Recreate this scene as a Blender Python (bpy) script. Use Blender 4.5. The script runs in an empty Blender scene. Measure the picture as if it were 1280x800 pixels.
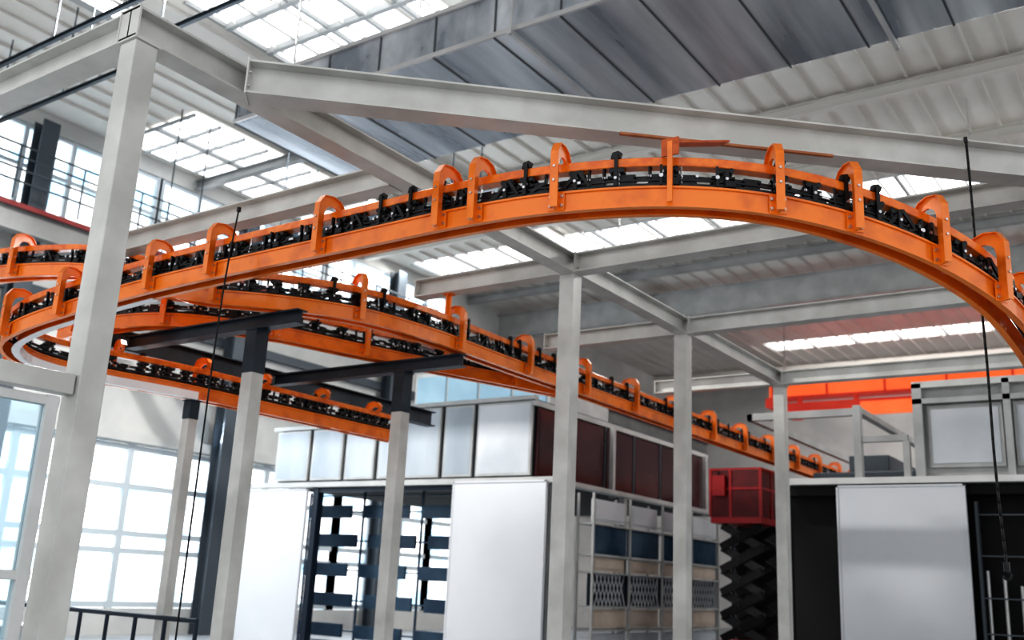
import bpy, math, random, bmesh
from mathutils import Vector, Matrix
random.seed(7)
SC=bpy.context.scene
COL=SC.collection

# ------------------------------------------------------------------ materials
def mat(name,col,rough=.5,metal=0.0,col2=None,nscale=3.0,bump=0.0,emis=None,estr=0,coat=0.0,stretch=None,lo=.38,hi=.62,rough2=None):
    m=bpy.data.materials.new(name); m.use_nodes=True
    nt=m.node_tree; b=nt.nodes['Principled BSDF']
    b.inputs['Base Color'].default_value=(*col,1); b.inputs['Roughness'].default_value=rough
    b.inputs['Metallic'].default_value=metal
    if coat: b.inputs['Coat Weight'].default_value=coat; b.inputs['Coat Roughness'].default_value=.08
    if col2 or bump:
        tc=nt.nodes.new('ShaderNodeTexCoord'); n=nt.nodes.new('ShaderNodeTexNoise')
        n.inputs['Scale'].default_value=nscale; n.inputs['Detail'].default_value=4
        if stretch:
            mp=nt.nodes.new('ShaderNodeMapping'); mp.inputs['Scale'].default_value=stretch
            nt.links.new(tc.outputs['Object'],mp.inputs['Vector']); nt.links.new(mp.outputs[0],n.inputs['Vector'])
        else: nt.links.new(tc.outputs['Object'],n.inputs['Vector'])
        if col2:
            r=nt.nodes.new('ShaderNodeValToRGB')
            r.color_ramp.elements[0].color=(*col,1); r.color_ramp.elements[1].color=(*col2,1)
            r.color_ramp.elements[0].position=lo; r.color_ramp.elements[1].position=hi
            nt.links.new(n.outputs['Fac'],r.inputs['Fac']); nt.links.new(r.outputs['Color'],b.inputs['Base Color'])
            if emis=='same': nt.links.new(r.outputs['Color'],b.inputs['Emission Color'])
        if bump:
            bp=nt.nodes.new('ShaderNodeBump'); bp.inputs['Strength'].default_value=bump; bp.inputs['Distance'].default_value=.02
            nt.links.new(n.outputs['Fac'],bp.inputs['Height']); nt.links.new(bp.outputs['Normal'],b.inputs['Normal'])
        if rough2 is not None:
            mr=nt.nodes.new('ShaderNodeMapRange'); mr.inputs['To Min'].default_value=rough; mr.inputs['To Max'].default_value=rough2
            nt.links.new(n.outputs['Fac'],mr.inputs['Value']); nt.links.new(mr.outputs[0],b.inputs['Roughness'])
    if emis:
        if emis!='same': b.inputs['Emission Color'].default_value=(*emis,1)
        b.inputs['Emission Strength'].default_value=estr
    return m
M={}
M['steel']=mat('grey_paint',(.53,.525,.50),.34,.08,(.65,.645,.62),2.5,.04)
M['steel_mid']=mat('mid_grey_paint',(.40,.405,.40),.4,.1,(.48,.485,.48),2)
M['steel_light']=mat('light_grey_paint',(.62,.62,.61),.4,.1,(.70,.70,.69),2)
M['lip_shine']=mat('painted_highlight_lip',(.88,.89,.90),.3,.1,(.94,.94,.95),2)  # near-white for the highlight painted along the inside of the loop bend
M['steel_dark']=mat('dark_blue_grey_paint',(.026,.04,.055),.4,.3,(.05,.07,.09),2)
M['orange']=mat('orange_powder_coat',(.70,.14,.008),.24,0,(.93,.245,.016),5,.03,coat=.5,lo=.25,hi=.52,rough2=.42)
M['orange_dark']=mat('orange_rail_worn',(.76,.145,.010),.28,.0,(.93,.24,.016),11,coat=.4)
M['rust']=mat('rust_brown_strip',(.36,.13,.05),.6,.0,(.45,.19,.09),9)
M['rustred']=mat('rust_red_plate',(.48,.09,.02),.5,.0,(.60,.13,.03),9)
M['black']=mat('oiled_black_steel',(.007,.007,.008),.38,.2,(.024,.024,.027),20)
M['chrome']=mat('bright_link_steel',(.6,.6,.62),.28,.9)
M['galv']=mat('galvanised_sheet',(.26,.29,.33),.20,.45,(.74,.78,.82),1.1,.03,stretch=(1.6,.16,1),rough2=.38,lo=.38,hi=.74)
M['galv_light']=mat('galvanised_sheet_light',(.50,.51,.52),.35,.4,(.60,.60,.60),1.8)
M['seam']=mat('duct_seam',(.10,.11,.12),.5,.4)
M['roof']=mat('roof_liner',(.68,.66,.62),.7,0,(.76,.745,.71),.5)
M['roof_rib']=mat('roof_rib_paint',(.68,.665,.63),.5,.1)
M['roofbeam']=mat('roof_beam_grey',(.30,.305,.305),.5,.2,(.38,.385,.385),1)
M['skybar']=mat('skylight_bar',(.36,.37,.37),.5,.1)
M['wall']=mat('wall_panel',(.54,.55,.545),.65,0,(.63,.635,.62),.8)
M['wallbeam']=mat('wall_girt',(.10,.12,.14),.5,.2)
M['floor']=mat('polished_concrete',(.26,.28,.30),.4,0,(.34,.36,.38),.7)
M['white']=mat('white_sheet_panel',(.60,.62,.65),.75,.0,(.65,.665,.69),.5)
M['silver']=mat('brushed_panel',(.33,.37,.41),.4,.15,(.52,.56,.60),.45,rough2=.55,stretch=(1.5,1,.5))
M['silver2']=mat('pale_grey_panel',(.46,.49,.52),.45,.1,(.60,.62,.65),.6)
M['brown']=mat('smoked_maroon_panel',(.050,.016,.020),.16,.1,(.09,.034,.038),.6)
M['void']=mat('shade_black',(.004,.004,.005),.7)  # near-black that paints in booth shade; also colours lift arms and plinth
M['blue']=mat('blue_tinted_panel',(.04,.08,.13),.2,.3,(.12,.18,.25),.8)
M['bluedark']=mat('navy_panel',(.014,.024,.042),.4,.2)
M['slat']=mat('blue_grey_slat',(.025,.05,.085),.3,.3,(.045,.085,.13),1.5)
M['tan']=mat('tan_board',(.46,.39,.33),.6,0,(.56,.49,.43),2)
M['red']=mat('red_paint',(.36,.008,.012),.4,0,(.44,.015,.018),2)
M['reddark']=mat('dark_red_mesh_panel',(.11,.005,.008),.5,0,(.16,.008,.010),4)
M['redstrip']=mat('faded_red_conductor',(.22,.03,.03),.5,0,(.28,.05,.05),2)
M['craneo']=mat('crane_orange_paint_glow',(.90,.16,.03),.45,0,(.95,.24,.07),.6,emis=(1,.18,.05),estr=.4)  # orange paint with added glow, in place of light falling on the crane
M['craner']=mat('crane_red_paint_glow',(.66,.04,.02),.45,0,(.76,.07,.03),.6,emis=(1,.05,.02),estr=.10)  # red paint with a weak glow added to look lit
M['winframe']=mat('window_frame',(.58,.64,.68),.5)
M['pane']=mat('daylit_pane',(.50,.73,.88),.3,col2=(1,1,1),nscale=1.4,emis='same',estr=1.3,stretch=(1,1.1,1.5),lo=.38,hi=.52)
M['skypane']=mat('skylight_polycarbonate',(.88,.88,.88),.4,emis=(.97,.98,1),estr=1.6)
M['bluepane']=mat('blue_glazing',(.20,.32,.40),.15,.1,(.34,.47,.55),.6,emis=(.4,.6,.75),estr=.12)
M['rope']=mat('black_rubber_cable',(.012,.012,.012),.6)
M['rubber']=mat('tyre_rubber',(.02,.02,.02),.8)
def glass():
    m=bpy.data.materials.new('clear_glazing'); m.use_nodes=True; nt=m.node_tree
    nt.nodes.clear(); o=nt.nodes.new('ShaderNodeOutputMaterial'); mx=nt.nodes.new('ShaderNodeMixShader')
    t=nt.nodes.new('ShaderNodeBsdfTransparent'); g=nt.nodes.new('ShaderNodeBsdfGlossy')
    t.inputs[0].default_value=(.86,.95,.98,1); g.inputs['Roughness'].default_value=.03; g.inputs['Color'].default_value=(.8,.9,1,1)
    mx.inputs[0].default_value=.12
    nt.links.new(t.outputs[0],mx.inputs[1]); nt.links.new(g.outputs[0],mx.inputs[2]); nt.links.new(mx.outputs[0],o.inputs[0]); return m
M['glass']=glass()

# ------------------------------------------------------------------ mesh builder
class MB:
    def __init__(s): s.v=[];s.f=[];s.m=[];s.mats=[]
    def mi(s,k):
        if k not in s.mats: s.mats.append(k)
        return s.mats.index(k)
    def hexa(s,pts,k):
        b=len(s.v); s.v+= [tuple(p) for p in pts]; i=s.mi(k)
        for q in ((0,3,2,1),(4,5,6,7),(0,1,5,4),(1,2,6,5),(2,3,7,6),(3,0,4,7)):
            s.f.append(tuple(b+j for j in q)); s.m.append(i)
    def box(s,x0,x1,y0,y1,z0,z1,k):
        s.hexa([(x0,y0,z0),(x1,y0,z0),(x1,y1,z0),(x0,y1,z0),(x0,y0,z1),(x1,y0,z1),(x1,y1,z1),(x0,y1,z1)],k)
    def bar(s,p0,p1,w,h,k,up=(0,0,1)):
        p0=Vector(p0);p1=Vector(p1);t=(p1-p0).normalized();up=Vector(up)
        if abs(t.dot(up))>.98: up=Vector((0,1,0))
        r=t.cross(up).normalized()*w/2; u=r.cross(t).normalized()*h/2
        s.hexa([p0-r-u,p0+r-u,p1+r-u,p1-r-u,p0-r+u,p0+r+u,p1+r+u,p1-r+u],k)
    def prism(s,prof,o,a,b,e,k):
        o=Vector(o);a=Vector(a);b=Vector(b);e=Vector(e);n=len(prof);base=len(s.v);i=s.mi(k)
        for (p,q) in prof: s.v.append(tuple(o+a*p+b*q))
        for (p,q) in prof: s.v.append(tuple(o+a*p+b*q+e))
        for j in range(n):
            j2=(j+1)%n; s.f.append((base+j,base+j2,base+n+j2,base+n+j)); s.m.append(i)
        s.f.append(tuple(base+j for j in reversed(range(n)))); s.m.append(i)
        s.f.append(tuple(base+n+j for j in range(n))); s.m.append(i)
    def cyl(s,p0,p1,r,k,n=10):
        p0=Vector(p0);p1=Vector(p1);t=(p1-p0).normalized()
        a=t.orthogonal().normalized(); b=t.cross(a); base=len(s.v); i=s.mi(k)
        for p in (p0,p1):
            for j in range(n):
                w=2*math.pi*j/n; s.v.append(tuple(p+(a*math.cos(w)+b*math.sin(w))*r))
        for j in range(n):
            j2=(j+1)%n; s.f.append((base+j,base+j2,base+n+j2,base+n+j)); s.m.append(i)
        s.f.append(tuple(base+j for j in reversed(range(n)))); s.m.append(i)
        s.f.append(tuple(base+n+j for j in range(n))); s.m.append(i)
    def ibeam(s,p0,p1,w,h,k,tf=.014,tw=.012):
        p0=Vector(p0);p1=Vector(p1);t=(p1-p0).normalized(); r=t.cross(Vector((0,0,1))).normalized(); u=r.cross(t)
        W=w/2;H=h/2;T=tw/2
        prof=[(-W,-H),(W,-H),(W,-H+tf),(T,-H+tf),(T,H-tf),(W,H-tf),(W,H),(-W,H),(-W,H-tf),(-T,H-tf),(-T,-H+tf),(-W,-H+tf)]
        s.prism(prof,p0,r,u,p1-p0,k)
    def sweep(s,prof,path,k):
        fr=frames(path); n=len(prof); base=len(s.v); i=s.mi(k)
        for (p,t,r) in fr:
            for (a,b) in prof: s.v.append(tuple(p+r*a+Vector((0,0,b))))
        for q in range(len(fr)-1):
            for j in range(n):
                j2=(j+1)%n; A=base+q*n
                s.f.append((A+j,A+n+j,A+n+j2,A+j2)); s.m.append(i)
        s.f.append(tuple(base+j for j in range(n))); s.m.append(i)
        s.f.append(tuple(base+(len(fr)-1)*n+j for j in reversed(range(n)))); s.m.append(i)
    def tube(s,pts,r,k,n=8):
        for a,b in zip(pts[:-1],pts[1:]): s.cyl(a,b,r,k,n)
    def obj(s,name,parent=None,smooth=False,bevel=0):
        me=bpy.data.meshes.new(name); me.from_pydata(s.v,[],s.f); me.update()
        for k in s.mats: me.materials.append(M[k])
        me.polygons.foreach_set('material_index',s.m)
        bm=bmesh.new(); bm.from_mesh(me); bmesh.ops.recalc_face_normals(bm,faces=bm.faces); bm.to_mesh(me); bm.free()
        if smooth: me.polygons.foreach_set('use_smooth',[True]*len(me.polygons))
        o=bpy.data.objects.new(name,me); COL.objects.link(o)
        if bevel:
            b=o.modifiers.new('bevel','BEVEL'); b.width=bevel; b.segments=2; b.limit_method='ANGLE'
        if parent is not None: reparent(o,parent)
        return o
def empty(name,loc=(0,0,0)):
    o=bpy.data.objects.new(name,None); o.empty_display_size=.2; o.location=loc; COL.objects.link(o); return o
def tag(o,label,cat,group=None,kind=None):
    o['label']=label; o['category']=cat
    if group: o['group']=group
    if kind: o['kind']=kind
    return o
def struct(o): o['kind']='structure'; return o
def reparent(ch,pa):
    ch.parent=pa; ch.matrix_parent_inverse=Matrix.Translation(-Vector(pa.location))
def frames(path):
    P=[Vector(p) for p in path]; out=[]
    for i,p in enumerate(P):
        if i==0:t=P[1]-P[0]
        elif i==len(P)-1:t=P[-1]-P[-2]
        else:t=(P[i+1]-P[i]).normalized()+(P[i]-P[i-1]).normalized()
        t=t.normalized(); r=t.cross(Vector((0,0,1))).normalized(); out.append((p,t,r))
    return out

# ------------------------------------------------------------------ setting
RZ=11.6
def sbox(name,*a,bev=0):
    m=MB(); m.box(*a); return struct(m.obj(name,bevel=bev))
sbox('floor',-21.3,14,-4,46,-.2,0,'floor')
m=MB()
m.box(-21.3,-21,-4,46,0,.6,'wall'); m.box(-21.3,-21,-4,46,4.4,9.1,'wall'); m.box(-21.3,-21,-4,46,11.2,RZ,'wall')
m.box(-21.3,-21,-4,8.5,.6,4.4,'wall'); m.box(-21.3,-21,34.3,46,.6,4.4,'wall')
m.box(-21.3,-21,-4,2,9.1,11.2,'wall'); m.box(-21.3,-21,26,46,9.1,11.2,'wall')
struct(m.obj('wall_left'))
sbox('wall_back',-21.3,14,46,46.3,0,RZ,'wall')
sky=[(-14.3,-10.2,9.4,12.4),(-20.5,13,23.2,24.8),(-14,-3,38,39.4)]
m=MB(); y=-4
for x0,x1,a,b in sky:
    m.box(-21.3,14,y,a,RZ,RZ+.12,'roof'); m.box(-21.3,x0,a,b,RZ,RZ+.12,'roof'); m.box(x1,14,a,b,RZ,RZ+.12,'roof'); y=b
m.box(-21.3,14,y,46,RZ,RZ+.12,'roof')
struct(m.obj('ceiling'))
wn=[0]
def window(y0,y1,z0,z1,n,rows,pane='pane',x=-21.12,t=.05):
    wn[0]+=1; m=MB()
    m.box(x-.02,x,y0,y1,z0,z1,pane)
    for i in range(n+1):
        yy=y0+(y1-y0)*i/n; tt=t*(1.6 if i in (0,n) else 1); m.box(x,x+.1,yy-tt,yy+tt,z0,z1,'winframe')
    for z in rows+[z0+t,z1-t]: m.box(x,x+.09,y0,y1,z-t*.8,z+t*.8,'winframe')
    return struct(m.obj('window_%d'%wn[0]))
for i in range(6): window(8.5+4.3*i,8.5+4.3*i+4.3,.6,4.4,3,[1.9,2.3,3.4],t=.085)
for i in range(4): window(2+6*i,2+6*i+5.9,9.1,11.2,5,[10.2])
for x0,x1,a,b in sky:
    wn[0]+=1; m=MB(); m.box(x0,x1,a,b,RZ+.05,RZ+.08,'skypane')
    x=x0; big=b-a>2
    while x<x1: m.box(x-.035,x+.035,a,b,RZ-.04,RZ+.05,'skybar'); x+=.85 if big else 1.7
    if big:
        for q in (.33,.67): yy=a+(b-a)*q; m.box(x0,x1,yy-.05,yy+.05,RZ-.08,RZ+.05,'skybar')
    struct(m.obj('window_%d'%wn[0]))
wn[0]+=1; m=MB(); m.box(-20.6,-17.8,12.4,19.6,RZ-.05,RZ-.02,'skypane')
for i in range(11): m.box(-20.6,-17.8,12.4+i*.72-.03,12.4+i*.72+.03,RZ-.12,RZ-.05,'skybar')
m.box(-19.25,-19.15,12.4,19.6,RZ-.12,RZ-.05,'skybar')
struct(m.obj('window_%d'%wn[0]))
m=MB(); x=-20
while x<13: m.box(x-.018,x+.018,-4,46,RZ-.07,RZ-.001,'roof_rib'); x+=.6
struct(m.obj('trim_1'))
tn=1
for y in (2,6,15,18.5,21.5,27,30.5,34,42):
    tn+=1; m=MB(); m.ibeam((-21,y,RZ-.22),(13,y,RZ-.22),.18,.24,'roofbeam' if y in (2,6,15,27) else 'roof_rib'); struct(m.obj('trim_%d'%tn))
for x in (-14.9,6):
    tn+=1; m=MB(); m.ibeam((x,-4,RZ-.54),(x,46,RZ-.54),.2,.36,'roof_rib' if x>-5 else 'roofbeam'); struct(m.obj('trim_%d'%tn))
tn+=1; m=MB(); m.ibeam((-21,29.0,RZ-.75),(13,29.0,RZ-.75),.35,.9,'steel_mid'); struct(m.obj('trim_%d'%tn))
for z in (4.55,6.0,7.4):
    tn+=1; m=MB(); m.box(-21,-20.85,-4,46,z-.12,z+.12,'wallbeam' if z>5 else 'wall'); struct(m.obj('trim_%d'%tn))
for i,y in enumerate((4.3,10.6,16.6,22.8)):
    m=MB()
    prof=[(-.2,-.2),(.2,-.2),(.2,-.17),(.012,-.17),(.012,.17),(.2,.17),(.2,.2),(-.2,.2),(-.2,.17),(-.012,.17),(-.012,-.17),(-.2,-.17)]
    m.prism(prof,(-20.64,y,0),(0,1,0),(1,0,0),(0,0,RZ-.40),'wallbeam')
    tag(m.obj('hall_column'),'tall dark grey steel column standing against the glazed hall wall','column','columns along the glazed wall')
e=empty('crane_runway',(-20.1,-4,8.3))
m=MB(); m.ibeam((-20.1,-4,8.6),(-20.1,46,8.6),.3,.6,'roofbeam',.03,.02); m.obj('runway_beam',e)
m=MB(); m.box(-20.16,-20.04,-4,46,8.9,8.95,'redstrip'); m.box(-19.96,-19.92,-4,46,8.80,8.90,'redstrip'); o=m.obj('conductor_rail',e); o['label']='faded red painted conductor rail'
tag(e,'grey crane runway beam with a red conductor rail along the wall','crane runway')
m=MB()
for z in (9.35,9.62,9.9,10.15): m.cyl((-19.9,0,z),(-19.9,24,z),.025,'wallbeam',6)
for i in range(33): m.cyl((-19.9,i*.75,8.95),(-19.9,i*.75,10.15),.022,'wallbeam',6)
tag(m.obj('walkway_railing'),'dark tubular guard railing above the crane runway by the windows','railing')

# crane in the back
e=empty('bridge_crane',(-6,35,8.0)); CX0,CX1=-12.6,9.0
m=MB(); m.box(CX0,CX1,34.6,35.0,8.62,9.2,'craneo'); m.box(CX0,CX1,34.5,35.1,8.53,8.62,'craner'); m.box(CX0,CX1,34.5,35.1,9.2,9.3,'craner')
for i in range(11): m.box(CX0+.1+i*2.0,CX0+.16+i*2.0,34.55,34.6,8.62,9.2,'craner')
m.obj('girder',e)
m=MB(); m.box(CX0,CX1,36.4,36.9,8.9,9.6,'craner'); m.obj('girder',e)
m=MB()
for i in range(13): m.box(CX0+.6+i*1.6,CX0+.8+i*1.6,35.0,36.5,8.98,9.1,'craneo')
m.box(CX0,CX1,35.6,35.75,8.95,9.0,'craner'); m.obj('cross_bracing',e)
m=MB(); m.box(-12.0,-6.9,34.2,34.7,7.9,8.32,'craner'); m.box(-9.2,-7.2,34.1,34.3,7.75,8.2,'craneo')
for x in (-11.5,-9.5,-7.4): m.box(x,x+.15,34.4,34.6,8.3,8.54,'craner')
m.obj('hoist_trolley',e,bevel=.02)
for a in (CX0,CX1-.4):
    m=MB(); m.box(a,a+.4,34.2,37.2,8.2,8.53,'craner'); m.obj('end_carriage',e)
for x in (CX0+.2,CX1-.2):
    m=MB(); m.cyl((x,35.8,8.4),(x,35.8,RZ),.03,'galv_light',8); m.obj('suspension_rod',e)
tag(e,'orange-red overhead travelling crane girder spanning the far bay','crane')

# ------------------------------------------------------------------ ducts
def duct(x0,x1,y0,y1,z0,z1,step,label,mk='galv'):
    e=empty('ventilation_duct',((x0+x1)/2,(y0+y1)/2,z0))
    m=MB(); m.box(x0,x1,y0,y1,z0,z1,mk); m.obj('duct_body',e,bevel=.015)
    m=MB(); m.box(x0,x1,y0-.04,y0-.005,z0,z0+.06,'galv_light'); m.box(x0,x1,y0-.04,y0-.005,z1-.06,z1,'galv_light'); m.obj('edge_angle',e)
    n=int((x1-x0)/step)
    for i in range(n+1):
        x=x0+i*step; m=MB()
        for (a,b,c,d) in ((y0-.012,y1+.012,z0-.012,z0),(y0-.012,y1+.012,z1,z1+.012),(y0-.012,y0,z0,z1),(y1,y1+.012,z0,z1)):
            m.box(x-.012,x+.012,a,b,c,d,'seam')
        m.obj('joint_flange',e)
    for i in range(1,n+1,4):
        x=x0+i*step+.3
        for yy in (y0-.08,y1+.08):
            m=MB(); m.cyl((x,yy,z0-.08),(x,yy,RZ),.015,'galv_light',6); m.obj('hanger_rod',e)
        m=MB(); m.box(x-.025,x+.025,y0-.12,y1+.12,z0-.08,z0-.03,'galv_light'); m.obj('hanger_strap',e)
    tag(e,label,'duct')
duct(-11.2,6,8.5,10.9,8.0,8.65,.95,'wide rectangular galvanised ventilation duct hung beneath the roof')
for y,z,x0,x1,w_,h_ in ((12.2,7.9,-19.5,-9,.16,.24),(13.0,7.9,-19.5,-9,.16,.24),(7.4,9.9,-20,-9.5,.06,.08),(8.0,9.7,-20,-9.5,.06,.08),(8.5,9.8,-20,-12.5,.06,.08)):
    m=MB(); m.ibeam((x0,y,z),(x1,y,z),w_,h_,'steel_dark')
    for x in (x0+1.5,(x0+x1)/2,x1-1): m.cyl((x,y,z+h_*.4),(x,y,RZ),.014,'steel_dark',6)
    tag(m.obj('suspended_beam'),'dark steel beam hung on rods under the roof','beam','dark suspended roof beams')
for y,z,r in ((4.2,9.6,.05),(4.45,9.6,.05),(4.7,9.6,.035)):
    m=MB(); m.cyl((-19.4,y,z),(6,y,z),r,'wallbeam',8)
    for x in (-18,-13,-8,-3,2): m.cyl((x,y,z),(x,y,RZ),.012,'wallbeam',6)
    tag(m.obj('service_pipe'),'thin grey service pipe running under the roof','pipe','service pipes under the roof')
for y,z in ((13.2,10.3),(20.0,10.2)):
    m=MB(); m.cyl((-12,y,z),(9,y,z),.025,'galv_light',8)
    for x in (-11,-7,-3,1,5): m.cyl((x,y,z),(x,y,RZ),.012,'galv_light',6)
    tag(m.obj('conduit_pipe'),'slim light grey conduit hung under the ribbed roof','pipe','light conduits under the roof')

# ------------------------------------------------------------------ main steel frame
BZ=4.75; BH=.2
def column(x,y,z1,s,label,group,k='steel',dark=0):
    e=empty('steel_column',(x,y,0)); h=s/2
    m=MB(); m.box(x-h,x+h,y-h,y+h,.02,z1-.012-dark,k); m.obj('shaft',e,bevel=.006)
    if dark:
        m=MB(); m.box(x-h-.002,x+h+.002,y-h-.002,y+h+.002,z1-.012-dark,z1-.012,'steel_dark'); o=m.obj('dark_head',e); o['label']='darker column head'  # upper end of the column in a darker colour than the shaft
    m=MB(); m.box(x-h-.015,x+h+.015,y-h-.015,y+h+.015,z1-.012,z1,'steel_dark' if dark else k); m.obj('cap_plate',e)
    m=MB(); m.box(x-h-.07,x+h+.07,y-h-.07,y+h+.07,0,.02,k)
    for a in (-1,1):
        for b in (-1,1): m.cyl((x+a*(h+.04),y+b*(h+.04),.02),(x+a*(h+.04),y+b*(h+.04),.05),.014,'chrome',6)
    m.obj('base_plate',e)
    tag(e,label,'column',group); return e
for (x,y,s_) in ((-5,3.03,.155),(-5,8.1,.165),(-5,10.77,.165),(-5,14.2,.165)):
    column(x,y,BZ-BH/2,s_,'light grey square steel column carrying the overhead frame','main frame columns')
for y in (8.1,10.8,14.2):
    column(3.5,y,BZ-BH/2,.165,'light grey square steel column carrying the overhead frame','main frame columns')
def beam(p0,p1,w=.17,h=BH,label='grey painted steel I-beam of the overhead frame',k='steel',group='overhead frame beams'):
    e=empty('steel_beam',p0); d=(Vector(p1)-Vector(p0)).normalized()
    m=MB(); m.ibeam(p0,p1,w,h,k); m.obj('beam_section',e)
    for p,sg in ((Vector(p0),1),(Vector(p1),-1)):
        m=MB(); m.bar(p,p+d*.012*sg,w+.02,h+.02,k)
        r=d.cross(Vector((0,0,1)))
        for a in (-.05,.05):
            for b in (-.05,.05):
                q=p+d*.012*sg+r*a+Vector((0,0,b)); m.cyl(q,q+d*.012*sg,.01,'chrome',6)
        m.obj('end_plate',e)
    tag(e,label,'beam',group)
    return e
beam((-5,2.94,BZ),(-5,14.3,BZ),label='long grey steel I-beam resting on the row of columns')
beam((-5.09,3.03,BZ),(-14,3.03,BZ))
beam((-5.09,5.5,BZ),(-9.0,5.5,BZ))
beam((-5.09,8.1,BZ),(-7.0,8.1,BZ)); beam((-4.91,8.1,BZ),(3.5,8.1,BZ))
beam((-5.09,10.8,BZ),(-7.0,10.8,BZ)); beam((-4.91,10.8,BZ),(3.5,10.8,BZ))
beam((-5.09,14.1,BZ),(-7.0,14.1,BZ)); beam((-4.91,14.1,BZ),(3.5,14.1,BZ))
de=beam((-4.93,3.80,BZ),(-.42,7.93,BZ),.19,.24,label='diagonal grey steel I-beam bracing the overhead frame')
m=MB(); m.bar((-3.0,5.44,BZ-.13),(-1.86,6.48,BZ-.13),.03,.016,'rust'); o=m.obj('flange_strip',de); o['label']='rust-brown strip along the lower flange'

# ------------------------------------------------------------------ conveyor tracks
RB=4.02
def catmull(pts,n=12):
    P=[Vector(p if len(p)==3 else (*p,RB)) for p in pts]; P=[2*P[0]-P[1]]+P+[2*P[-1]-P[-2]]; out=[]
    for i in range(1,len(P)-2):
        a,b,c,d=P[i-1:i+3]
        t0=0; t1=t0+(b-a).length**.5; t2=t1+(c-b).length**.5; t3=t2+(d-c).length**.5
        for j in range(n):
            t=t1+(t2-t1)*j/n
            A1=a*((t1-t)/(t1-t0))+b*((t-t0)/(t1-t0)); A2=b*((t2-t)/(t2-t1))+c*((t-t1)/(t2-t1)); A3=c*((t3-t)/(t3-t2))+d*((t-t2)/(t3-t2))
            B1=A1*((t2-t)/(t2-t0))+A2*((t-t0)/(t2-t0)); B2=A2*((t3-t)/(t3-t1))+A3*((t-t1)/(t3-t1))
            out.append(B1*((t2-t)/(t2-t1))+B2*((t-t1)/(t2-t1)))
    out.append(P[-2]); return out
def resample(pts,step):
    P=[Vector(p) for p in pts]; L=[0]
    for a,b in zip(P[:-1],P[1:]): L.append(L[-1]+(b-a).length)
    n=max(1,round(L[-1]/step)); res=[];j=0
    for i in range(n+1):
        s=L[-1]*i/n
        while j<len(L)-2 and L[j+1]<s: j+=1
        t=(s-L[j])/max(1e-9,L[j+1]-L[j]); res.append(P[j].lerp(P[j+1],t))
    return res,L[-1]
CH=.145
def cprof(sg):
    a=.08*sg; f=.03*sg; t=.008; ts=t*sg; l=.014*sg
    return [(a+l,0),(a+l,.014),(a,.016),(a,CH-.016),(a+l,CH-.014),(a+l,CH),(a-f,CH),(a-f,CH-t),(a-ts,CH-t),(a-ts,t),(a-f,t),(a-f,0)]
yc=[(.130,.015),(.130,.34),(.122,.40),(.088,.447),(.02,.467),(-.045,.457),(-.085,.42),(-.09,.37)]
hw=[.034,.036,.043,.048,.038,.033,.030,.026]
def offs(side):
    out=[]
    for i,(a,b) in enumerate(yc):
        p=Vector(yc[max(0,i-1)]);q=Vector(yc[min(len(yc)-1,i+1)]); t=(q-p).normalized(); n=Vector((t.y,-t.x))
        out.append((a+n.x*hw[i]*side,b+n.y*hw[i]*side))
    return out
OUT=offs(1); INN=offs(-1)
YP=OUT+list(reversed(INN))
def local_yoke():
    m=MB(); m.prism(YP,(-.009,0,0),(0,-1,0),(0,0,1),(.018,0,0),'orange')
    for (a,b),(c,d) in zip(OUT[:-2],OUT[1:-1]):
        m.bar((0,-a,b),(0,-c,d),.056,.007,'orange',up=(0,-.9,.43))
    m.box(-.055,.055,-.102,-.094,.01,CH-.01,'orange')
    for z in (.04,.105):
        for x in (-.04,.04): m.cyl((x,-.10,z),(x,-.116,z),.011,'chrome',6)
    for z in (.2,.3): m.cyl((0,-.164,z),(0,-.178,z),.009,'chrome',6)
    m.box(-.02,.02,.03,.08,.362,.385,'orange')
    return m
YM=local_yoke().obj('yoke_proto')
def local_trolley(v):
    m=MB()
    for y in (-.03,.03):
        m.box(-.022,.022,y-.006,y+.006,.155,.335,'black')
        m.cyl((-.034,y*1.8,.285),(-.034,y*.6,.285),.018,'black',8); m.cyl((.034,y*1.8,.285),(.034,y*.6,.285),.018,'black',8)
    m.box(-.06,.06,-.035,.035,.235,.25,'black')
    m.prism([(-.02,.155),(.075,.155),(.105,.19),(.055,.215),(-.02,.205)],(0,-.018,0),(1,0,0),(0,0,1),(0,.036,0),'black')
    m.box(-.014,.014,-.078,-.05,.16,.275,'black')
    m.cyl((0,-.088,.215),(0,.07,.215),.011,'chrome',6)
    if v==1:
        m.prism([(-.04,.37),(-.028,.41),(.012,.42),(.038,.40),(.028,.37)],(0,-.055,0),(1,0,0),(0,0,1),(0,.025,0),'black')
        m.box(-.012,.012,-.07,-.055,.16,.395,'black')
    if v==2:
        m.box(-.012,.055,-.095,-.060,.155,.195,'black'); m.box(-.07,-.055,-.085,-.06,.16,.30,'black'); m.cyl((-.062,-.095,.22),(-.062,-.085,.22),.014,'chrome',8)
    if v==3:
        m.bar((-.09,-.06,.165),(.02,-.06,.29),.016,.024,'black'); m.bar((.02,-.065,.29),(.1,-.065,.175),.016,.022,'black')
    return m
TMS=[local_trolley(i).obj('trolley_proto') for i in range(4)]
def place(me,name,p,t,parent):
    o=bpy.data.objects.new(name,me); COL.objects.link(o)
    o.rotation_euler=(0,0,math.atan2(t.y,t.x)); o.location=Vector(p)-Vector(parent.location); o.parent=parent
    return o
def sq(u,z,r,h=None): h=h or r; return [(u-r,z-h),(u+r,z-h),(u+r,z+h),(u-r,z+h)]
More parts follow.
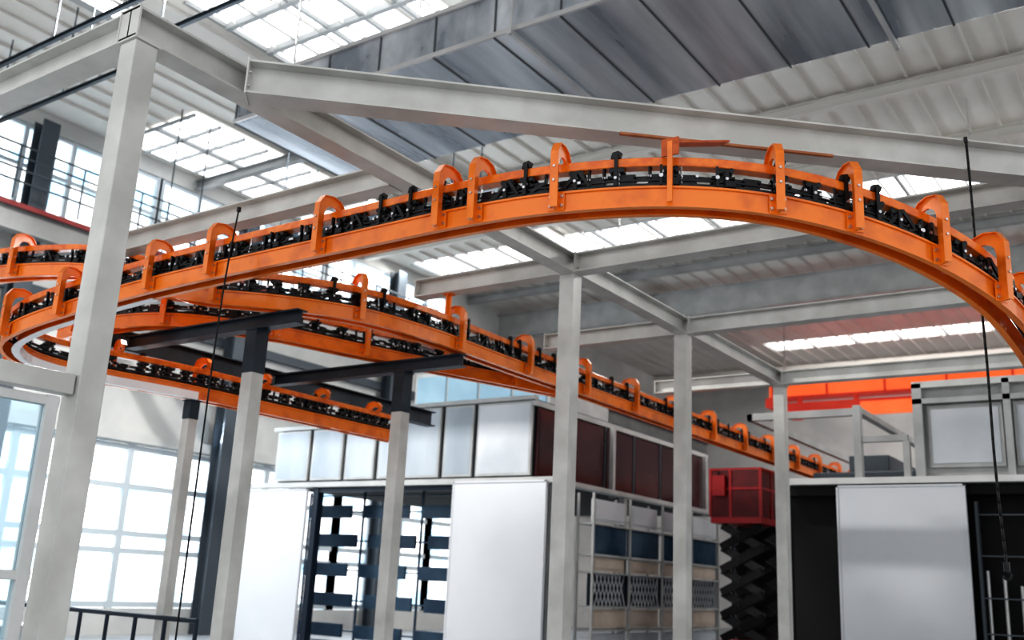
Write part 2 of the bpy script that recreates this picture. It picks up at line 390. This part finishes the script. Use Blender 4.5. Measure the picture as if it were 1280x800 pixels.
def track(pts,label,yokes=None,ystep=1.3,tstep=.27,y0=.5,strip=None):
    path,L=resample(pts,.10)
    e=empty('conveyor_track',path[0])
    m=MB(); m.sweep(cprof(1),path,'orange'); m.sweep(cprof(-1),path,'orange'); o=m.obj('lower_channel',e); o['label']='bright orange twin channel rail'
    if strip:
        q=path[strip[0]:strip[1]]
        m=MB(); m.sweep([(-.107,-.008),(-.03,-.008),(-.03,-.001),(-.107,-.001)],q,'lip_shine'); m.sweep([(-.107,-.001),(-.097,-.001),(-.097,.08),(-.107,.08)],q,'lip_shine'); o=m.obj('highlight_strip',e); o['label']='pale strip painted as a highlight along the bend'  # added strip imitates light glinting off the inner flange
    m=MB()
    m.sweep([(-.04,.305),(.04,.305),(.044,.310),(.044,.362),(.04,.367),(-.04,.367),(-.044,.362),(-.044,.310)],path,'orange_dark')
    o=m.obj('upper_rail',e); o['label']='slim orange upper power rail'
    fine,_=resample(pts,.10); fr=frames(fine); m=MB(); rnd=random.Random(3)
    for (u,z,r_) in ((.062,.163,.008),(-.05,.18,.010),(.052,.200,.006)): m.sweep(sq(u,z,r_),path,'black')
    for i,(p,t,r) in enumerate(fr[:-1]):
        q=fr[i+1][0]; z=Vector((0,0,.232+rnd.uniform(-.006,.006))); zl=Vector((0,0,.176)); zm=Vector((0,0,.206))
        if i%2==0:
            for s_ in (-1,1): m.bar(p+z+r*.030*s_,q+z+r*.030*s_,.010,.036,'black')
            m.bar(p+zl+r*.045,q+zl+r*.045,.014,.026,'black')
        else:
            m.bar(p+z,q+z,.034,.020,'black')
            m.bar(p+zl-r*.035,q+zl+r*.035,.014,.026,'black')
        m.cyl(p+z-r*.05,p+z+r*.05,.011,'chrome' if rnd.random()<.4 else 'black',6)
        k=rnd.random()
        if k<.28: m.bar(p+Vector((0,0,.15))+r*.05,p+Vector((0,0,.305))+r*.03,.014,.024,'black')
        elif k<.38: m.cyl(p+Vector((0,0,.15))+r*.055,p+Vector((0,0,.30))+r*.035,.007,'chrome',6)
        elif k<.54: m.bar(p+zl+r*.06,q+z+r*.05,.014,.02,'black')
        elif k<.64: m.box(p.x-.02,p.x+.02,p.y-.02,p.y+.02,p.z+.155,p.z+.215,'black')
        elif k<.72: m.bar(p+zm+r*.066,p+zm+r*.066+t*.05,.006,.018,'chrome')
    o=m.obj('drive_chain',e); o['label']='oiled black drive chain between the rails'
    fr=frames(path); step=L/(len(path)-1)
    def at(s_):
        i=min(len(path)-2,max(0,int(s_/step))); return path[i].lerp(path[i+1],(s_/step)-i),fr[i][1]
    if yokes:
        yl=[]
        for (x,y) in yokes:
            i=min(range(len(path)),key=lambda j:(path[j].x-x)**2+(path[j].y-y)**2); yl.append(i*step)
    else:
        yl=[];s_=y0
        while s_<L: yl.append(s_); s_+=ystep
    for s_ in yl:
        p,t=at(s_); place(YM.data,'yoke_bracket',p,t,e)
    s_=.2; cnt=0
    while s_<L-.1 and cnt<98:
        p,t=at(s_); place(random.choice(TMS).data,'trolley',p,t,e); cnt+=1; s_+=tstep*random.choice((.55,.8,1,1.3))
    tag(e,label,'conveyor','orange overhead conveyor tracks')
    return e
R1=[(-9.20,10.3,3.42),(-9.20,8.2,3.42),(-9.22,6.7,3.42),(-9.40,5.90,3.43),(-9.58,5.42,3.46),(-9.62,5.08,3.52),(-9.44,4.86,3.59),(-9.05,4.82,3.68),(-8.45,4.94,3.81),(-7.75,5.07,3.92),(-7.0,5.13,3.97),(-5.2,5.13,3.98),(-3.9,5.13,3.98),(-3.3,5.21,3.98),(-2.61,5.46,3.98),(-2.06,5.81,3.94),(-1.60,6.18,3.83),(-1.24,6.56,3.68),(-.98,6.96,3.50),(-.84,7.54,3.30),(-.80,8.4,3.08),(-.79,9.7,2.86)]
yk=[(-9.20,9.9),(-9.20,8.9),(-9.20,7.9),(-9.20,7.0),(-9.38,6.0),(-9.62,5.1),(-9.2,4.83),(-8.6,4.92),(-8.1,5.03),(-7.45,5.1),(-6.70,5.13),(-5.45,5.13),(-4.22,5.13),(-3.93,5.13),(-3.28,5.2),(-2.08,5.80),(-1.71,6.09),(-1.26,6.52),(-1.0,6.92),(-.86,7.4),(-.81,8.1),(-.79,9.0)]
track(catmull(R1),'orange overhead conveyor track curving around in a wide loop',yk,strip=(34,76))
R2=catmull([(-12.4,5.0,4.54),(-10.64,5.22,4.54),(-9.97,5.36,4.52),(-9.37,5.5,4.47),(-8.9,5.62,4.37),(-8.4,5.72,4.22),(-7.8,5.85,4.09),(-7.1,6.2),(-6.72,6.8),(-6.57,7.6),(-6.57,9.2),(-6.57,12),(-6.57,27.5)])
track(R2,'orange conveyor track bending behind the loop toward the booth',ystep=1.38,tstep=.34,y0=.75)
R5=catmull([(-10.3,5.9,3.96),(-9.6,5.85,3.98),(-8.8,6.1),(-8.15,6.85),(-7.8,7.95),(-7.4,9.25),(-6.85,10.9)])
track(R5,'short orange transfer track curving between two longer tracks',ystep=1.1,y0=.5)
bpy.data.objects.remove(YM); [bpy.data.objects.remove(o) for o in TMS]
def hanger(p,z0,ztop,label='orange plate hanger bolting the conveyor track to the frame'):
    m=MB(); x,y=p
    m.box(x-.005,x+.005,y-.04,y+.04,z0,ztop,'orange'); m.box(x-.04,x+.04,y-.005,y+.005,z0,ztop,'orange')
    m.box(x-.05,x+.05,y-.05,y+.05,ztop-.012,ztop,'orange')
    tag(m.obj('track_hanger'),label,'bracket','track hangers')
for y in (8.1,10.8,14.1): hanger((-6.57,y),RB+.369,BZ-.101)
e=empty('beam_hanger',(-2.55,5.4,BZ-.12))
m=MB(); m.bar((-2.57,5.335,4.0),(-2.57,5.335,4.42),.035,.012,'orange',up=(0,1,0)); m.obj('strap',e)
m=MB(); m.bar((-2.57,5.335,4.40),(-2.44,5.90,4.61),.11,.014,'rustred'); m.box(-2.63,-2.51,5.33,5.345,4.32,4.44,'rustred'); m.obj('gusset_plate',e)
tag(e,'rust-red plate and orange strap under the diagonal beam','bracket')

# dark support frames under the loop
DZ=3.94
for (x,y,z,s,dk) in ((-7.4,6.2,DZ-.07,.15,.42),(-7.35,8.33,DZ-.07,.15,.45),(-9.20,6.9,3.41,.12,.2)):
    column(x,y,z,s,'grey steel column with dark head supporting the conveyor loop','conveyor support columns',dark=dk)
def dbeam(p0,p1,w=.13,h=.14):
    m=MB(); m.ibeam(p0,p1,w,h,'steel_dark'); tag(m.obj('support_beam'),'dark blue-grey steel beam carrying the conveyor loop','beam','dark conveyor support beams')
dbeam((-9.5,6.2,DZ),(-6.8,6.2,DZ)); dbeam((-9.5,8.33,DZ),(-6.5,8.33,DZ)); dbeam((-9.6,6.0,DZ+.03),(-9.6,11.6,DZ+.03),.18,.22)

# ------------------------------------------------------------------ glazed partition by the near column
e=empty('glazed_partition',(-5,1.5,0))
m=MB(); m.box(-5.05,-4.95,0,2.945,2.47,2.58,'steel'); m.obj('header_beam',e,bevel=.004)
m=MB()
for y in (.05,1.45,2.85): m.box(-5.03,-4.97,y-.035,y+.035,0,2.45,'steel_light')
for z in (.05,1.52,2.42): m.box(-5.028,-4.972,0,2.89,z-.025,z+.025,'steel_light')
m.obj('window_frame',e,bevel=.004)
for (a,b) in ((.085,1.415),(1.485,2.815)):
    for (c,d_) in ((.075,1.495),(1.545,2.395)):
        m=MB(); m.box(-5.004,-4.996,a,b,c,d_,'glass'); m.obj('glass_pane',e)
tag(e,'grey framed glass partition fixed to the near steel column','partition')

# ------------------------------------------------------------------ left booth
BY=15.0
def panel(name,x0,x1,y0,y1,z0,z1,k,label,cat='panel',group=None,frame=None):
    e=empty(name,((x0+x1)/2,(y0+y1)/2,z0))
    m=MB(); m.box(x0,x1,y0,y1,z0,z1,k); m.obj('sheet',e,bevel=.01)
    m=MB()
    for a in (x0,x1-.03): m.box(a,a+.03,y0-.012,y0,z0,z1,frame or k)
    m.box(x0,x1,y0-.012,y0,z1-.03,z1,frame or k); m.box(x0,x1,y0-.012,y0,z0,z0+.03,frame or k)
    m.obj('edge_trim',e)
    tag(e,label,cat,group); return e
e=empty('coating_booth',(-13.2,18,0))
m=MB(); m.box(-16.8,-13.1,BY+.1,BY+4,3.5,4.65,'wallbeam'); m.box(-13.1,-10.0,BY+.1,22.8,3.5,4.95,'wallbeam'); m.box(-10.0,-9.98,BY+.1,22.8,3.5,4.8,'void'); m.obj('upper_housing',e)
m=MB(); m.box(-17.6,-9.4,BY-.12,BY+.1,3.36,3.47,'steel_mid'); m.box(-9.6,-9.4,BY+.1,22.8,3.36,3.45,'steel_mid'); m.box(-16.8,-9.6,BY+.1,22.8,3.4,3.49,'void'); m.obj('ledge_beam',e,bevel=.006)
def uprow(xs,z0,z1,mats,par,y=BY):
    for i,(a,b) in enumerate(xs):
        m=MB(); k=mats[i%len(mats)]; m.box(a+.02,b-.02,y,y+.06,z0+.02,z1-.02,'steel_mid'); m.box(a+.06,b-.06,y-.006,y,z0+.06,z1-.06,k); m.obj('cladding_panel',par)
uprow([(-16.8,-15.76),(-15.69,-14.76),(-14.69,-13.84),(-13.77,-13.12)],3.5,4.62,['silver'],e)
uprow([(-13.08,-12.13),(-12.07,-11.33),(-11.27,-9.98)],3.5,4.92,['silver','silver','silver2'],e)
m=MB(); m.box(-13.1,-9.94,BY-.03,BY+.12,4.92,5.0,'steel_mid'); m.box(-16.9,-13.1,BY-.04,BY+.12,4.62,4.7,'steel_mid'); m.box(-9.98,-9.9,BY-.02,22.8,4.80,4.9,'steel_mid'); m.obj('top_rail',e)
y=BY+.12
while y<22:
    m=MB(); m.box(-9.98,-9.93,y,y+1.22,3.47,4.78,'brown'); m.box(-9.93,-9.915,y+.05,y+1.17,3.52,4.73,'brown'); o=m.obj('side_panel',e,bevel=.005); o['label']='smoked maroon side panel'
    m=MB(); m.box(-9.97,-9.91,y+1.22,y+1.27,3.45,4.8,'wallbeam'); m.obj('side_mullion',e)
    y+=1.27
for yy in (15.1,17.75,20.2,22.4):
    m=MB(); m.box(-9.60,-9.48,yy-.06,yy+.06,0,3.36,'steel_mid'); m.box(-9.64,-9.44,yy-.12,yy+.12,0,.02,'steel_mid')
    if yy in (17.75,22.4): m.box(-9.85,-9.76,yy-.05,yy+.05,3.36,4.8,'steel_mid')
    m.obj('post',e)
m=MB(); m.box(-15.5,-15.35,BY-.02,BY+.15,0,3.36,'bluedark'); m.box(-11.68,-11.58,BY+.0,BY+.15,0,3.36,'bluedark'); m.box(-15.4,-11.6,BY,BY+.1,3.26,3.36,'bluedark'); m.obj('opening_frame',e)
tag(e,'large industrial coating booth with silver upper panels and maroon sides','booth')
e=empty('rooftop_enclosure',(-12.8,17.5,4.95))
m=MB(); m.box(-14.6,-10.9,17.0,19.5,4.97,6.15,'steel_mid'); m.obj('enclosure_body',e,bevel=.01)
for i in range(4):
    m=MB(); a=-14.5+i*.9; m.box(a,a+.82,16.95,17.0,5.1,6.05,'bluepane'); m.obj('glazing',e)
tag(e,'blue glazed enclosure standing on the booth roof','enclosure')
panel('door_panel',-17.5,-15.6,BY-.1,BY-.04,0,3.33,'white','large plain white sliding door panel on the booth','door','white booth door panels')
panel('door_panel',-11.6,-9.5,BY-.2,BY-.13,0,3.4,'white','large plain white sliding door panel on the booth','door','white booth door panels')
e=empty('hanging_rack',(-13.5,16,0))
m=MB(); RX=(-16.6,-14.95,-13.3,-11.65,-10.2)
for x in RX: m.box(x-.018,x+.018,15.98,16.02,0,3.36,'slat')
m.box(-16.6,-10.2,15.985,16.015,3.27,3.30,'slat'); m.box(-16.6,-10.2,15.985,16.015,.2,.23,'slat')
m.obj('rack_frame',e)
for r in range(5):
    z=2.80-r*.62
    for i in range(4):
        a,b=RX[i]+.06,RX[i+1]-.06
        if r%2: a+=.22
        else: b-=.22
        m=MB(); m.box(a,b,15.9,15.95,z,z+.27,'slat')
        m.box(RX[i],a,15.94,15.99,z+.12,z+.15,'slat'); m.box(b,RX[i+1],15.94,15.99,z+.12,z+.15,'slat')
        m.obj('slat',e)
tag(e,'steel rack with rows of wide blue-grey slats in the booth opening','rack')
e=empty('storage_rack',(-9.1,18,0))
m=MB()
for y in (15.6,17.0,18.4,19.8,21.2):
    for x in (-9.3,-8.98): m.box(x-.02,x+.02,y-.02,y+.02,0,3.25,'steel_mid')
for z in (.35,.85,1.25,1.85,2.15,2.7): m.box(-9.32,-8.96,15.6,21.2,z-.015,z+.015,'steel_mid')
m.obj('rack_frame',e)
for j,y in enumerate((15.63,17.03,18.43,19.83)):
    for (z0,z1,k) in ((2.75,3.15,'silver2'),(2.18,2.68,'blue'),(1.88,2.12,'tan'),(.9,1.22,'tan'),(.4,.8,'silver')):
        a=random.uniform(0,.08); b=random.uniform(1.15,1.33); m=MB(); m.box(-9.06,-9.0,y+a,y+b,z0,z1,k); m.box(-9.0,-8.99,y+a+.05,y+b-.05,z0+.05,z1-.05,k); m.obj('stored_panel',e)
    m=MB()
    for q in range(8):
        yy=y+q*.14; m.bar((-9.02,yy,1.28),(-9.02,yy+.26,1.83),.015,.02,'silver2'); m.bar((-9.0,yy+.26,1.28),(-9.0,yy,1.83),.015,.02,'silver2')
    m.box(-9.1,-9.06,y,y+1.3,1.28,1.83,'bluedark'); m.obj('lattice_guard',e)
tag(e,'open steel storage rack with tan, silver and blue panels','rack')

# ------------------------------------------------------------------ right booth
RY=16.0
e=empty('curing_booth',(-2.5,18,0))
m=MB(); m.box(-5.6,2,RY+.4,RY+5,0,3.3,'void'); m.box(-5.6,2,RY+.02,RY+.4,3.2,3.36,'void'); m.obj('booth_body',e)  # solid black block; the shade of the interior is put into its colour
m=MB(); m.box(-5.5,2,RY-.14,RY+.4,3.36,3.46,'steel_light'); m.obj('ledge_beam',e,bevel=.006)
m=MB(); m.box(-3.4,2,RY+.05,RY+3,3.46,4.85,'steel_mid'); m.obj('upper_housing',e)
for (a,b) in ((-3.35,-2.2),(-2.15,-1.0),(-.95,.2)):
    m=MB(); m.box(a+.05,b-.05,RY-.02,RY+.05,3.6,4.55,'steel_mid'); m.box(a+.1,b-.1,RY-.03,RY-.02,3.66,4.49,'silver2'); m.obj('cladding_panel',e)
m=MB()
for (a,b) in ((-3.5,-3.36),(-2.22,-2.12)): m.box(a,b,RY-.1,RY+.05,3.46,4.9,'steel_mid')
m.box(-3.5,2,RY-.1,RY+.1,4.83,4.93,'steel'); m.box(-3.5,2,RY-.1,RY+.1,4.58,4.66,'steel_mid'); m.obj('top_rail',e)
m=MB()
m.box(-4.42,-4.30,RY-.1,RY+.02,3.46,4.62,'steel_mid'); m.box(-6.2,-4.42,RY-.08,RY+.02,4.46,4.58,'steel_mid'); m.box(-4.3,-3.6,RY-.08,RY+.02,4.02,4.12,'steel_mid'); m.box(-3.68,-3.58,RY-.08,RY+.02,3.46,4.02,'steel_mid')
m.box(-6.2,-6.1,RY-.08,RY+6,4.46,4.58,'steel_mid'); m.box(-4.42,-4.3,RY+.02,RY+5,4.5,4.6,'steel_mid'); m.obj('service_frame',e,bevel=.005)
m=MB(); m.box(-5.6,-3.5,RY+1.5,RY+4.9,3.3,3.75,'wallbeam'); m.box(-5.1,-4.4,RY+2,RY+4,3.75,4.1,'wallbeam'); m.obj('roof_plant',e,bevel=.02)
tag(e,'dark interior curing booth with grey steel upper housing','booth')
panel('door_panel',-4.72,-2.82,RY-.12,RY-.05,0,3.34,'white','large plain white sliding door panel on the booth','door','white booth door panels')
m=MB()
for i in range(8):
    x=-2.65+i*.22; m.cyl((x,RY+.2,0),(x,RY+.2,2.1-.1*(i%3)),.025,'galv_light',8)
for z in (.6,1.2,1.7,2.3,2.9): m.box(-2.75,-.6,RY+.15,RY+.19,z,z+.02,'wallbeam')
for x in (-2.75,-.6): m.box(x,x+.04,RY+.1,RY+.25,0,3.1,'wallbeam')
tag(m.obj('pipe_rack'),'metal rack of upright galvanised tubes in the dark booth opening','rack')
m=MB(); m.box(-9.4,-5.6,23,23.1,0,3.85,'void'); m.box(-9.4,-5.6,22.95,23,3.85,3.95,'steel_mid')  # black sheet paints the shade at the far end of the passage
for x in (-9.3,-7.8,-6.4): m.box(x,x+.1,22.9,23,0,3.85,'wallbeam')
tag(m.obj('passage_shade'),'black sheet painted as the shade in the passage between the booths','screen')

# ------------------------------------------------------------------ scissor lift
e=empty('scissor_lift',(-7.4,18.6,0)); x0,x1,y0,y1=-7.98,-6.95,18.5,19.6
m=MB(); m.box(x0,x1,y0,y1,2.93,3.05,'red'); m.box(x0,x1,y0-.01,y0+.02,3.05,3.3,'reddark'); m.box(x1-.02,x1,y0,y1,3.05,3.3,'reddark'); m.box(x0,x0+.02,y0,y1,3.05,3.3,'reddark'); m.box(x0,x1,y1-.02,y1,3.05,3.3,'reddark'); m.obj('platform',e)
m=MB()
for (a,b) in ((x0,y0),(x1,y0),(x0,y1),(x1,y1),(x0+.42,y0),((x0+x1)/2,y1),(x0,(y0+y1)/2),(x1,(y0+y1)/2)): m.box(a-.025,a+.025,b-.025,b+.025,3.05,4.0,'red')
for z in (3.6,3.98):
    for (p,q) in (((x0,y0),(x1,y0)),((x1,y0),(x1,y1)),((x1,y1),(x0,y1)),((x0,y1),(x0,y0))): m.bar((p[0],p[1],z),(q[0],q[1],z),.045,.045,'red')
m.obj('guard_rail',e)
m=MB(); m.box(x0+.03,x1-.03,y0+.0,y0+.02,3.3,3.95,'reddark'); m.box(x1-.01,x1+.01,y0+.03,y1-.03,3.3,3.95,'reddark'); m.box(x0+.05,x1-.05,y1-.01,y1+.01,3.3,3.95,'reddark'); m.box(x0-.01,x0+.01,y0+.03,y1-.03,3.3,3.95,'reddark'); m.obj('infill_panel',e)
m=MB(); m.box(x0+.08,x0+.34,y0-.12,y0-.03,3.45,3.85,'red'); m.cyl((x0+.2,y0-.08,3.85),(x0+.2,y0-.08,3.93),.02,'black',8); m.obj('control_box',e)
zb=.75;n=5;hh=(2.9-zb)/n
for i in range(n):
    for yy in (y0+.15,y1-.15):
        m=MB(); z=zb+i*hh
        m.bar((x0+.15,yy,z),(x1-.05,yy,z+hh),.05,.15,'void'); m.bar((x1-.05,yy+.06,z),(x0+.15,yy+.06,z+hh),.05,.15,'black')
        m.cyl(((x0+x1)/2,yy-.04,z+hh/2),((x0+x1)/2,yy+.1,z+hh/2),.03,'black',8)
        m.obj('scissor_arm',e)
m=MB(); m.box(x0,x1,y0,y1,.25,.72,'red'); m.obj('chassis',e,bevel=.02)
for a in (x0+.2,x1-.2):
    for b in (y0-.03,y1-.12):
        m=MB(); m.cyl((a,b,.2),(a,b+.15,.2),.2,'rubber',20); m.obj('wheel',e)
tag(e,'raised scissor lift with red guard-railed platform','scissor lift')

# ------------------------------------------------------------------ small items
m=MB()
for z in (.15,.6,1.08): m.cyl((-12.4,6.7,z),(-8.4,6.7,z),.025,'bluedark',8)
for i in range(9): m.cyl((-12.4+i*.5,6.7,0),(-12.4+i*.5,6.7,1.08),.022,'bluedark',8)
tag(m.obj('guard_railing'),'low navy blue tubular guard railing on the floor','railing')
e=empty('control_cabinet',(-9.6,5.3,0))
m=MB(); m.box(-10.1,-9.2,5.1,5.6,.08,1.0,'silver2'); m.obj('cabinet_body',e,bevel=.01)
for a in (-10.07,-9.64):
    m=MB(); m.box(a,a+.41,5.08,5.1,.12,.96,'silver2'); m.box(a+.35,a+.37,5.05,5.08,.5,.65,'black'); m.obj('cabinet_door',e)
m=MB(); m.box(-10.08,-9.22,5.14,5.56,0,.08,'void'); m.obj('plinth',e)
tag(e,'low light grey metal control cabinet beside the railing','cabinet')
def cable(pts,r,label,hook=False):
    out=catmull(pts,8); P=[Vector(p) for p in pts]
    e=empty('hanging_cable',P[0])
    m=MB(); m.tube(out,r,'rope',8); m.obj('cable_cord',e,smooth=True)
    m=MB(); m.bar(P[0]+Vector((0,0,-.02)),P[0]+Vector((0,0,.02)),.025,.025,'black'); m.obj('cable_clamp',e)
    if hook:
        b=P[-1]; m=MB(); m.cyl(b+Vector((0,0,.03)),b-Vector((0,0,.03)),.02,'black',10)
        for i in range(9):
            a0=math.radians(90-i*30);a1=math.radians(90-(i+1)*30); c=b-Vector((0,0,.055))
            m.cyl(c+Vector((math.cos(a0),0,math.sin(a0)))*.025,c+Vector((math.cos(a1),0,math.sin(a1)))*.025,.008,'black',6)
        m.obj('hook',e)
    tag(e,label,'cable')
cable([(-6.33,4.955,4.50),(-6.32,4.93,4.3),(-6.31,4.90,4.0),(-6.31,4.88,3.5),(-6.31,4.87,2.4),(-6.33,4.88,1.2),(-6.3,4.85,.3)],.007,'thin black cable hanging from the near conveyor track to the floor')
cable([(-1.10,7.17,4.86),(-1.095,7.17,4.6),(-1.09,7.17,3.9),(-1.08,7.18,3.2),(-1.08,7.18,2.5),(-1.06,7.18,1.85)],.009,'thin black hoist cable with a small hook hanging over the beam',True)

# ------------------------------------------------------------------ light
w=bpy.data.worlds.new('World'); SC.world=w; w.use_nodes=True
w.node_tree.nodes['Background'].inputs[0].default_value=(.96,.98,1,1); w.node_tree.nodes['Background'].inputs[1].default_value=1.0
def area(loc,rot,sx,sy,e,col=(1,1,1)):
    l=bpy.data.lights.new('daylight','AREA'); l.shape='RECTANGLE'; l.size=sx; l.size_y=sy; l.energy=e; l.color=col
    o=bpy.data.objects.new('daylight',l); o.location=loc; o.rotation_euler=rot; COL.objects.link(o)
for (x0,x1,a,b),en in zip(sky,(1500,1500,350)): area(((x0+x1)/2,a-.35,RZ-.2),(math.radians(-12 if en>400 else 35),0,0),x1-x0-.4,.4,en,(1,.975,.94))
area((-20.7,16,5.0),(0,math.radians(-80),0),.5,16,600,(.84,.92,1))

# ------------------------------------------------------------------ camera
cam=bpy.data.cameras.new('Camera'); co=bpy.data.objects.new('Camera',cam); COL.objects.link(co)
cam.sensor_width=36; cam.lens=36*1225/1280; cam.clip_end=200
yw=math.radians(35.15);p=math.radians(15);rl=math.radians(2.8)
fh=Vector((-math.sin(yw),math.cos(yw),0)); r0=Vector((math.cos(yw),math.sin(yw),0)); Z=Vector((0,0,1))
f=math.cos(p)*fh+math.sin(p)*Z; u0=-math.sin(p)*fh+math.cos(p)*Z
R=math.cos(rl)*r0+math.sin(rl)*u0; U=-math.sin(rl)*r0+math.cos(rl)*u0
mt=Matrix((R,U,-f)).transposed().to_4x4(); mt.translation=Vector((0,0,1.6)); co.matrix_world=mt
cam.dof.use_dof=True; cam.dof.focus_distance=6.5; cam.dof.aperture_fstop=1.6
SC.camera=co
SC.view_settings.view_transform='Standard'
try: SC.view_settings.look='High Contrast'
except Exception: SC.view_settings.look='None'
